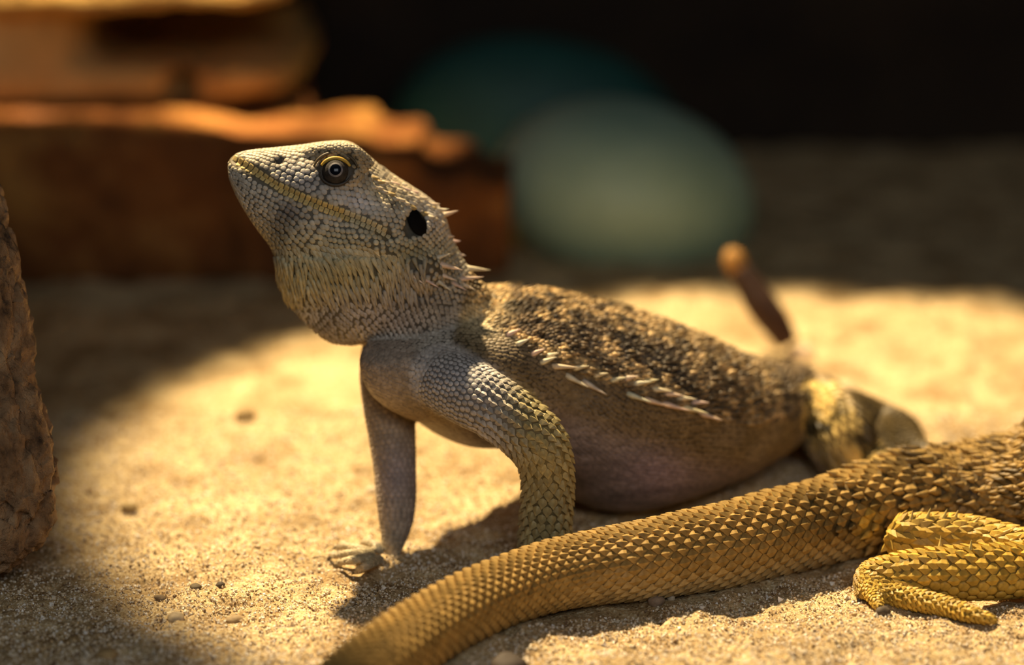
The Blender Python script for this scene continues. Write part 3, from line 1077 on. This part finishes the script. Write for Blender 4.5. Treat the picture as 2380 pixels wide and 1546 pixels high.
toe_long = loft_limb([lz(2030, 1366, 0.0040, 26), lz(2075, 1380, 0.0036, 26), lz(2130, 1394, 0.0032, 24), lz(2190, 1408, 0.0028, 22), lz(2245, 1424, 0.0025, 19), lz(2295, 1438, 0.0018, 12), lz(2312, 1441, 0.0014, 6)], 40, 18, 0.9)
toe_short = loft_limb([lz(2022, 1368, 0.0040, 20), lz(2032, 1388, 0.0032, 17), lz(2040, 1404, 0.0022, 14), lz(2046, 1414, 0.0016, 9)], 16, 16, 0.9)
toe_mid = loft_limb([lz(2060, 1352, 0.0036, 20), lz(2120, 1368, 0.0028, 18), lz(2180, 1376, 0.0024, 16), lz(2230, 1384, 0.002, 12)], 16, 14, 0.9)
toe_in = loft_limb([lz(2010, 1358, 0.0036, 15), lz(1998, 1376, 0.0026, 12), lz(1996, 1388, 0.0018, 8)], 12, 12, 0.9)
arm2 = loft_limb([lz(3050, 1110, 0.02, 60), lz(3060, 1180, 0.016, 62), lz(3010, 1230, 0.012, 52), lz(3070, 1290, 0.008, 44), lz(3130, 1330, 0.004, 34), lz(3180, 1350, 0.003, 20)], 30, 20, 0.9)
body2_me = fuse([tail2, torso2, thigh2, shank2, foot2, toe_long, toe_short, toe_mid, toe_in, arm2], 0.0008, 3)
V = co_of(body2_me); V[:, 2] = np.maximum(V[:, 2], -0.0005); body2_me.vertices.foreach_set('co', V.ravel()); body2_me.update()


def color2(P, scale=False):
    P = np.asarray(P)
    px, py, d = project(P)
    n1 = vnoise3(P, 240, 13); n2 = vnoise3(P, 800, 14); n3 = vnoise3(P, 90, 17)
    C = np.array([0.335, 0.213, 0.066]) * (0.75 + 0.5 * n2)[:, None]
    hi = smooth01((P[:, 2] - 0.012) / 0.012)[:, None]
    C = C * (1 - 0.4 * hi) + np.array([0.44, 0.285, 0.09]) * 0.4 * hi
    body = smooth01((px - 1780) / 260)[:, None]
    k = smooth01((n1 - 0.54) / 0.08)[:, None] * body
    C = C * (1 - 0.75 * k) + np.array([0.07, 0.045, 0.018]) * 0.75 * k
    bel = smooth01((0.010 - P[:, 2]) / 0.006)[:, None] * smooth01((2010 - px) / 60)[:, None] * smooth01((px - 1250) / 300)[:, None]
    C = C * (1 - 0.5 * bel) + np.array([0.44, 0.35, 0.18]) * 0.5 * bel
    lm = polydist(px, py, [(2060, 1250), (2200, 1250), (2340, 1270), (2420, 1310), (2200, 1335), (2020, 1345), (2060, 1380), (2300, 1440)])
    lw = (smooth01((85 - lm) / 20) * smooth01((0.846 - d) / 0.006) * smooth01((px - 1985) / 20))[:, None]
    C = C * (1 - lw) + (np.array([0.55, 0.355, 0.06]) * (0.75 + 0.5 * n2)[:, None]) * lw
    if not scale:
        C = C * 0.36
    return C


set_tint(body2_me, color2(co_of(body2_me)))
body2_me.materials.clear(); body2_me.materials.append(SKIN)
body2_me.polygons.foreach_set('use_smooth', np.full(len(body2_me.polygons), True))
root2 = empty('bearded_dragon', (0.13, 0.84, 0))
tag(root2, 'golden bearded dragon whose thick scaly tail and hind leg lie in the foreground', 'lizard')
add_obj('body', body2_me, root2)
bvh2 = BVHTree.FromPolygons([Vector(v) for v in co_of(body2_me)], [tuple(p.vertices) for p in body2_me.polygons])
sc2 = Scales()


def tail_kind(q, x, y, n):
    if x > 1850 and random.random() < (x - 1850) / 700:
        return ('s', random.uniform(0.7, 1.1), 0.75, random.uniform(0.9, 1.4))
    if n[2] < 0.15:
        return ('k', 1.2, 0.95, 0.6)
    return ('k', 1.24, 0.96, 0.85)


cover(tail2, bvh2, sc2, None, color2, tail_kind, fixed=20, u0=0.02, u1=0.99, aspect=0.74, jitter=0.02, tol=0.0016)
# torso scales run towards the tail, so the loft is walked against its own direction
cover(torso2, bvh2, sc2, lambda u: 0.0026, color2, lambda q, x, y, n: ('s', random.uniform(0.8, 1.3), 0.95, random.uniform(1.0, 1.6)) if random.random() < 0.4 else ('k', 1.1, 1.05, random.uniform(0.6, 1.1)),
      u0=0.05, jitter=0.22, tol=0.0016, flow=lambda q, x, y, t: -t)
cover(thigh2, bvh2, sc2, lambda u: mm(26), color2, lambda q, x, y, n: ('k', 1.35, 0.98, 0.75), jitter=0.10, tol=0.0018)
cover(shank2, bvh2, sc2, lambda u: mm(np.interp(u, [0, 0.2, 0.8, 1], [16, 28, 26, 15])), color2,
      lambda q, x, y, n: ('g', 1.08, 0.98, 0.45) if n[2] < -0.05 else ('k', 1.15, 0.94, 0.78), jitter=0.08, tol=0.0018)
cover(foot2, bvh2, sc2, lambda u: mm(11), color2, lambda q, x, y, n: ('k', 1.25, 0.95, 0.8), jitter=0.04, tol=0.0012)
for L, s in ((toe_long, 14), (toe_short, 11), (toe_mid, 12), (toe_in, 9)):
    cover(L, bvh2, sc2, lambda u, s=s: mm(s), color2, lambda q, x, y, n: ('k', 1.05, 1.1, 0.95), jitter=0.03, tol=0.0012)
cover(arm2, bvh2, sc2, lambda u: mm(24), color2, lambda q, x, y, n: ('k', 1.4, 1.05, 0.6), tol=0.0016)
sc2.build(root2, 300)
# spines on thigh and along the rear of the leg
for x, y, dx, dy, ln in [(2118, 1200, 3, -20, 16), (2154, 1198, 8, -20, 20), (2192, 1198, 8, -18, 18), (2218, 1200, 8, -18, 18), (2262, 1212, 14, -14, 18), (2320, 1238, 30, -12, 34),
                         (2348, 1252, 24, -14, 26), (2185, 1268, 2, -22, 22), (2255, 1272, 2, -18, 18), (1800, 1150, -8, -16, 14), (1740, 1168, -10, -14, 14), (1690, 1178, -10, -14, 13)]:
    p, n = on_body(x, y + 8, 0.83, bvh2)
    dr = norm(W(x + dx, y + dy, 0.83) - W(x, y, 0.83)) + n * 0.2
    cone('spine', p, dr, mm(ln * 1.4), mm(6), SCALE_OBJ, root2, (0.66 * random.uniform(0.9, 1.1), 0.48, 0.14))
for a, b in (((2300, 1439), (2322, 1444)), ((2044, 1410), (2054, 1424)), ((2228, 1383), (2244, 1388)), ((1996, 1386), (1996, 1396))):
    p0 = Wz(*a, 0.0014); p1 = Wz(*b, 0.0004)
    cone('claw', p0, p1 - p0, 0.0032, 0.0009, CLAW, root2)

# ================================================================== driftwood, rocks


def rough_rock(name, lofts, voxel, mat, amp, freq, seed, it=2, bias=0.5):
    me = fuse(lofts, voxel, it)
    V = co_of(me); N = no_of(me)
    dsp = np.zeros(len(V))
    for a, f, s in zip(amp, freq, range(9)):
        dsp += a * (vnoise3(V, f, seed + s) - bias) * 2
    V = V + N * dsp[:, None]
    V[:, 2] = np.maximum(V[:, 2], -0.004)
    me.vertices.foreach_set('co', V.ravel()); me.update()
    me.materials.clear(); me.materials.append(mat)
    me.polygons.foreach_set('use_smooth', np.full(len(me.polygons), True))
    me.name = name
    return add_obj(name, me)


BARK = noise_mat('driftwood_bark', [(0.32, (0.06, 0.03, 0.014)), (0.48, (0.36, 0.20, 0.09)), (0.72, (0.62, 0.40, 0.21))], 120, 0.5, 1.0, 0.004, 330, (1, 1, 0.7), spec=0.5, detail=8)
d0 = 0.822
wood = loft_limb([(-420, -300, 0.87, 120), (-330, 0, 0.86, 130), (-230, 300, 0.845, 150), (-135, 520, 0.835, 160), (-92, 680, 0.83, 165), (-85, 800, 0.829, 168), (-80, 920, 0.828, 175),
                  (-62, 1040, 0.827, 188), (-50, 1130, 0.827, 190), (-56, 1210, 0.828, 172), (-70, 1270, 0.829, 130), (-80, 1305, 0.83, 70)], 80, 40, 0.9)
dw = rough_rock('driftwood', [wood], 0.0009, BARK, (0.0030, 0.0012, 0.0012), (40, 150, 480), 40)
V = co_of(dw.data); N = no_of(dw.data)
Q = V * np.array([1, 1, 0.35])
crack = np.zeros(len(V))
for fq, am in ((110, 0.0030), (260, 0.0016), (600, 0.0007)):
    nn_ = vnoise3(Q + 0.004 * vnoise3(V, 90, 3)[:, None], fq, 51)
    crack += am * (1 - np.abs(2 * nn_ - 1)) ** 9
V = V - N * crack[:, None]
dw.data.vertices.foreach_set('co', V.ravel()); dw.data.update()
tag(dw, 'rough brown driftwood stump standing at the left edge', 'driftwood')

LEDGE = noise_mat('ledge_red_brown_stone', [(0.3, (0.055, 0.018, 0.004)), (0.5, (0.15, 0.052, 0.010)), (0.74, (0.38, 0.20, 0.05))], 22, 0.85, 0.8, 0.004, 90)
ROCK = noise_mat('ochre_stone', [(0.28, (0.18, 0.09, 0.03)), (0.5, (0.44, 0.28, 0.09)), (0.75, (0.58, 0.41, 0.16))], 25, 0.85, 0.8, 0.004, 80)


def boxloft(x0, x1, y0, y1, z0, z1, n=14):
    """rounded box in world metres"""
    c = np.array([(x0 + x1) / 2, (y0 + y1) / 2, 0]); r = []
    rows = []
    for t, k in ((0, 0.90), (0.08, 0.985), (0.3, 1), (0.7, 1), (0.92, 0.985), (1, 0.9)):
        rows.append((np.array([c[0], c[1], z0 + (z1 - z0) * t]), (y1 - y0) / 2 * k, (y1 - y0) / 2 * k, (x1 - x0) / 2 * k))
    return loft_axis(rows, (0, 1, 0), 30, 48, 0.35)


YL = 1.20


def zx(px, py, y):
    """world x and z of the pixel on the upright plane at world distance y"""
    dirv = FWD + RIGHT * ((px - 1190) / F) - UPV * ((py - 773) / F)
    t = y / dirv[1]
    return t * dirv[0], CAM_H + t * dirv[2]


ledge_lofts = []
ledge_top = 0
for x0, x1, ytop, yd in ((-900, 680, 290, 1.148), (500, 880, 305, 1.146), (760, 1005, 332, 1.142), (930, 1120, 385, 1.146), (1000, 1215, 408, 1.152)):
    xa, z = zx(x0, ytop, yd); xb, _ = zx(x1, ytop, yd)
    ledge_lofts.append(boxloft(xa, xb, yd, 1.40 if x0 < 0 else 1.24 if x0 < 600 else 1.21, -0.01, z))
    ledge_top = max(z, ledge_top)
rl = rough_rock('rock_ledge', ledge_lofts, 0.0035, LEDGE, (0.010, 0.007, 0.002), (16, 45, 140), 60, bias=0.60)
tag(rl, 'long red-brown rock ledge with a brightly lit top, stepping down to the right', 'rock')

blk = []
yb = 1.215


def bl(x0, x1, yt, ybm, ya, yc):
    xa, z1 = zx(x0, yt, ya); xb, z0 = zx(x1, ybm, ya)
    z0 = max(z0, ledge_top - 0.004)
    blk.append(boxloft(xa, xb, ya, yc, z0, z1))


bl(-700, 690, 150, 300, yb, 1.39)       # foot of the block
bl(-700, 210, -120, 300, yb - 0.005, 1.39)  # left pillar
bl(190, 690, 20, 200, yb + 0.10, 1.39)     # back of the recess
bl(-700, 700, -160, 38, yb - 0.022, 1.39)     # overhanging cap
rb = rough_rock('rock_block', blk, 0.0035, ROCK, (0.006, 0.003, 0.0015), (18, 50, 140), 80)
V = co_of(rb.data)
hx, hz = zx(415, 205, yb)
dh = np.hypot(V[:, 0] - hx, V[:, 2] - hz)
front = V[:, 1] < yb + 0.03
V[front, 1] += (0.03 * np.exp(-(dh / 0.0065) ** 4))[front]
rb.data.vertices.foreach_set('co', V.ravel()); rb.data.update()
tag(rb, 'ochre stone block with a dark recess and small hole, resting on the ledge', 'rock')

# ---- green boulders at the back
TEAL = noise_mat('teal_glaze', [(0.35, (0.010, 0.050, 0.043)), (0.65, (0.017, 0.084, 0.07))], 12, 0.6, 0.2, 0.002, 30, spec=0.4)
PALE = noise_mat('pale_green_glaze', [(0.35, (0.20, 0.31, 0.22)), (0.65, (0.32, 0.45, 0.34))], 9, 0.6, 0.2, 0.002, 30, spec=0.6)


def boulder(name, px, py, d, rx, ry, rz, mat, label, tilt=0.0, seed=3):
    c = W(px, py, d); k = d / F
    a0 = np.array([math.cos(tilt), 0, -math.sin(tilt)]); a2 = np.array([math.sin(tilt), 0, math.cos(tilt)])
    L = ellipsoid(c, (a2, a0, [0, 1, 0]), (ry * k, rx * k, rz * k), 40, 48)
    o = rough_rock(name, [L], 0.004, mat, (0.003, 0.001), (14, 40), seed, 3)
    tag(o, label, 'boulder')
    return o


boulder('green_boulder', 1450, 448, 1.25, 315, 215, 300, PALE, 'smooth pale green round boulder behind the lizard', 0.2, 5)
boulder('teal_boulder', 1250, 330, 1.39, 350, 250, 160, TEAL, 'dark teal rounded boulder behind the pale green one', 0.15, 9)

# ---- twig
TWIG = noise_mat('dry_twig', [(0.3, (0.025, 0.011, 0.008)), (0.7, (0.07, 0.03, 0.015))], 80, 0.7, 0.6, 0.001)
TIP = noise_mat('twig_tip', [(0.3, (0.26, 0.12, 0.025)), (0.7, (0.36, 0.18, 0.04))], 80, 0.7, 0.4, 0.001)
DT = 1.07
tw_root = empty('twig', Wz(1815, 765, 0))
tag(tw_root, 'short dark dry twig with an orange tip standing in the sand', 'twig')
tp = [(1832, 800, 26), (1802, 752, 36), (1768, 705, 38), (1740, 660, 32), (1718, 628, 28)]
tube('stem', [W(x, y, DT) for x, y, r in tp], [r * DT / F for x, y, r in tp], TWIG, tw_root)
tp = [(1724, 642, 20), (1711, 615, 28), (1703, 592, 24), (1699, 576, 10)]
tube('tip', [W(x, y, DT) for x, y, r in tp], [r * DT / F for x, y, r in tp], TIP, tw_root)


# ---- pebbles
def pebble(px, py, r, color, label, squash=0.7, seed=0, grp=None, cat='pebble'):
    rg = random.Random(seed)
    bm = bmesh.new()
    bmesh.ops.create_icosphere(bm, subdivisions=3, radius=1)
    k = depth_at(py) / F
    for v in bm.verts:
        c = np.array(v.co)
        f = 1 + 0.5 * (float(vnoise3(c[None] + seed * 3.1, 1.3, seed)[0]) - 0.5) + 0.25 * (float(vnoise3(c[None], 3.0, seed + 3)[0]) - 0.5)
        v.co = Vector((c[0] * f * r * k, c[1] * f * r * k * 0.9, c[2] * f * r * k * squash))
    me = bpy.data.meshes.new('pebble'); bm.to_mesh(me); bm.free()
    me.polygons.foreach_set('use_smooth', np.full(len(me.polygons), True))
    me.materials.append(PEB)
    o = add_obj('pebble', me)
    g = Wz(px, py, r * k * squash * 0.5)
    o.location = Vector((g[0], g[1], float(sand_height(g[0], g[1])) + r * k * squash * 0.5))
    o.rotation_euler = (0, 0, rg.uniform(0, 6))
    o.color = (*color, 1)
    tag(o, label, cat, grp)


pebble(1525, 1393, 20, (0.30, 0.22, 0.15), 'small brown pebble touching the foreground tail', 0.75, 1)
pebble(1560, 1388, 9, (0.5, 0.42, 0.3), 'tiny pale pebble just right of the brown one by the tail', 0.8, 2)
pebble(1180, 1532, 46, (0.075, 0.058, 0.045), 'grey-brown stone cut off by the bottom edge below the tail', 0.8, 3)
pebble(2215, 1414, 17, (0.62, 0.42, 0.20), 'small orange-tan pebble under the long toe', 0.6, 4)
pebble(2052, 1424, 17, (0.10, 0.075, 0.05), 'small dark pebble below the short toe', 0.7, 5)
pebble(410, 1430, 22, (0.55, 0.43, 0.27), 'pale pebble on the sand at lower left', 0.6, 6)
pebble(455, 1362, 15, (0.12, 0.09, 0.05), 'dark brown crumb left of the darker one on lit sand', 0.5, 7)
pebble(512, 1352, 12, (0.08, 0.06, 0.04), 'small blackish crumb on lit sand at lower left', 0.6, 8)
pebble(372, 1382, 14, (0.20, 0.14, 0.08), 'brown crumb above the pale pebble at lower left', 0.55, 9)
pebble(545, 1420, 24, (0.36, 0.26, 0.14), 'flat tan clod on the sand below the raised head', 0.45, 10)
pebble(250, 1530, 26, (0.42, 0.28, 0.12), 'rounded ochre clod at the lower left edge of shade', 0.6, 11)
pebble(200, 1478, 7, (0.85, 0.8, 0.72), 'tiny white chip in the shade of the driftwood', 0.7, 12)
pebble(568, 962, 26, (0.22, 0.15, 0.06), 'blurred brown clod on the sand behind the chin', 0.6, 14)
pebble(300, 1166, 20, (0.30, 0.21, 0.09), 'blurred brown clod on lit sand beside the driftwood', 0.6, 15)
pebble(1860, 815, 34, (0.80, 0.62, 0.42), 'pale pinkish stone just behind the back of the raised lizard', 0.8, 16)
pebble(1812, 768, 24, (0.72, 0.52, 0.30), 'pale tan stone at the foot of the twig', 0.6, 17)
pebble(1965, 895, 24, (0.74, 0.55, 0.35), 'pale stone behind the hip of the raised lizard', 0.7, 18)
pebble(865, 1140, 13, (0.75, 0.65, 0.5), 'pale chip beside the far front leg', 0.7, 19)

# ---- loose grains on the sand in the sharp zone


def grains(n):
    y = 0.70 + 0.26 * RNG.random(n) ** 1.35
    x = (RNG.random(n) - 0.5) * 0.40 * (y / 0.85)
    z = sand_height(x, y)
    r = 0.00022 + 0.00034 * RNG.random(n) ** 2
    big = RNG.random(n) < 0.012
    r = np.where(big, r * 1.9, r)
    keep = np.ones(n, bool)
    for i in range(n):
        o_ = Vector((x[i], y[i], -0.003))
        for bv in (bvh1, bvh2):
            h_ = bv.ray_cast(o_, Vector((0, 0, 1)), 0.0075)
            if h_[0] is not None:
                keep[i] = False
    x, y, z, r = x[keep], y[keep], z[keep], r[keep]
    n = len(x)
    O = np.array([[1, 0, 0], [-1, 0, 0], [0, 1, 0], [0, -1, 0], [0, 0, 1], [0, 0, -1]], float)
    Fo = np.array([[0, 2, 4], [2, 1, 4], [1, 3, 4], [3, 0, 4], [2, 0, 5], [1, 2, 5], [3, 1, 5], [0, 3, 5]])
    Q = RNG.normal(size=(n, 4)); Q /= np.linalg.norm(Q, axis=1, keepdims=True)
    w, a, b, c = Q.T
    M = np.stack([np.stack([1 - 2 * (b * b + c * c), 2 * (a * b - w * c), 2 * (a * c + w * b)], -1),
                  np.stack([2 * (a * b + w * c), 1 - 2 * (a * a + c * c), 2 * (b * c - w * a)], -1),
                  np.stack([2 * (a * c - w * b), 2 * (b * c + w * a), 1 - 2 * (a * a + b * b)], -1)], 1)
    S = r[:, None, None] * (0.7 + 0.6 * RNG.random((n, 6, 1)))
    V = np.einsum('nij,kj->nki', M, O) * S + np.stack([x, y, z + r * 0.45], -1)[:, None]
    Fc = (Fo[None] + (np.arange(n) * 6)[:, None, None]).reshape(-1, 3)
    pal = np.array([[0.80, 0.70, 0.52], [0.68, 0.54, 0.34], [0.50, 0.36, 0.19], [0.20, 0.12, 0.06], [0.90, 0.85, 0.74], [0.60, 0.42, 0.20]])
    idx = RNG.choice(6, n, p=[0.30, 0.25, 0.16, 0.08, 0.11, 0.10])
    me = mesh_np('sand_grains', V.reshape(-1, 3), Fc, GRAIN, False)
    set_tint(me, np.repeat(pal[idx], 6, 0))
    tag(add_obj('sand_grains', me), 'loose pale and brown sand grains strewn over the foreground', 'sand', kind='stuff')


grains(95000)
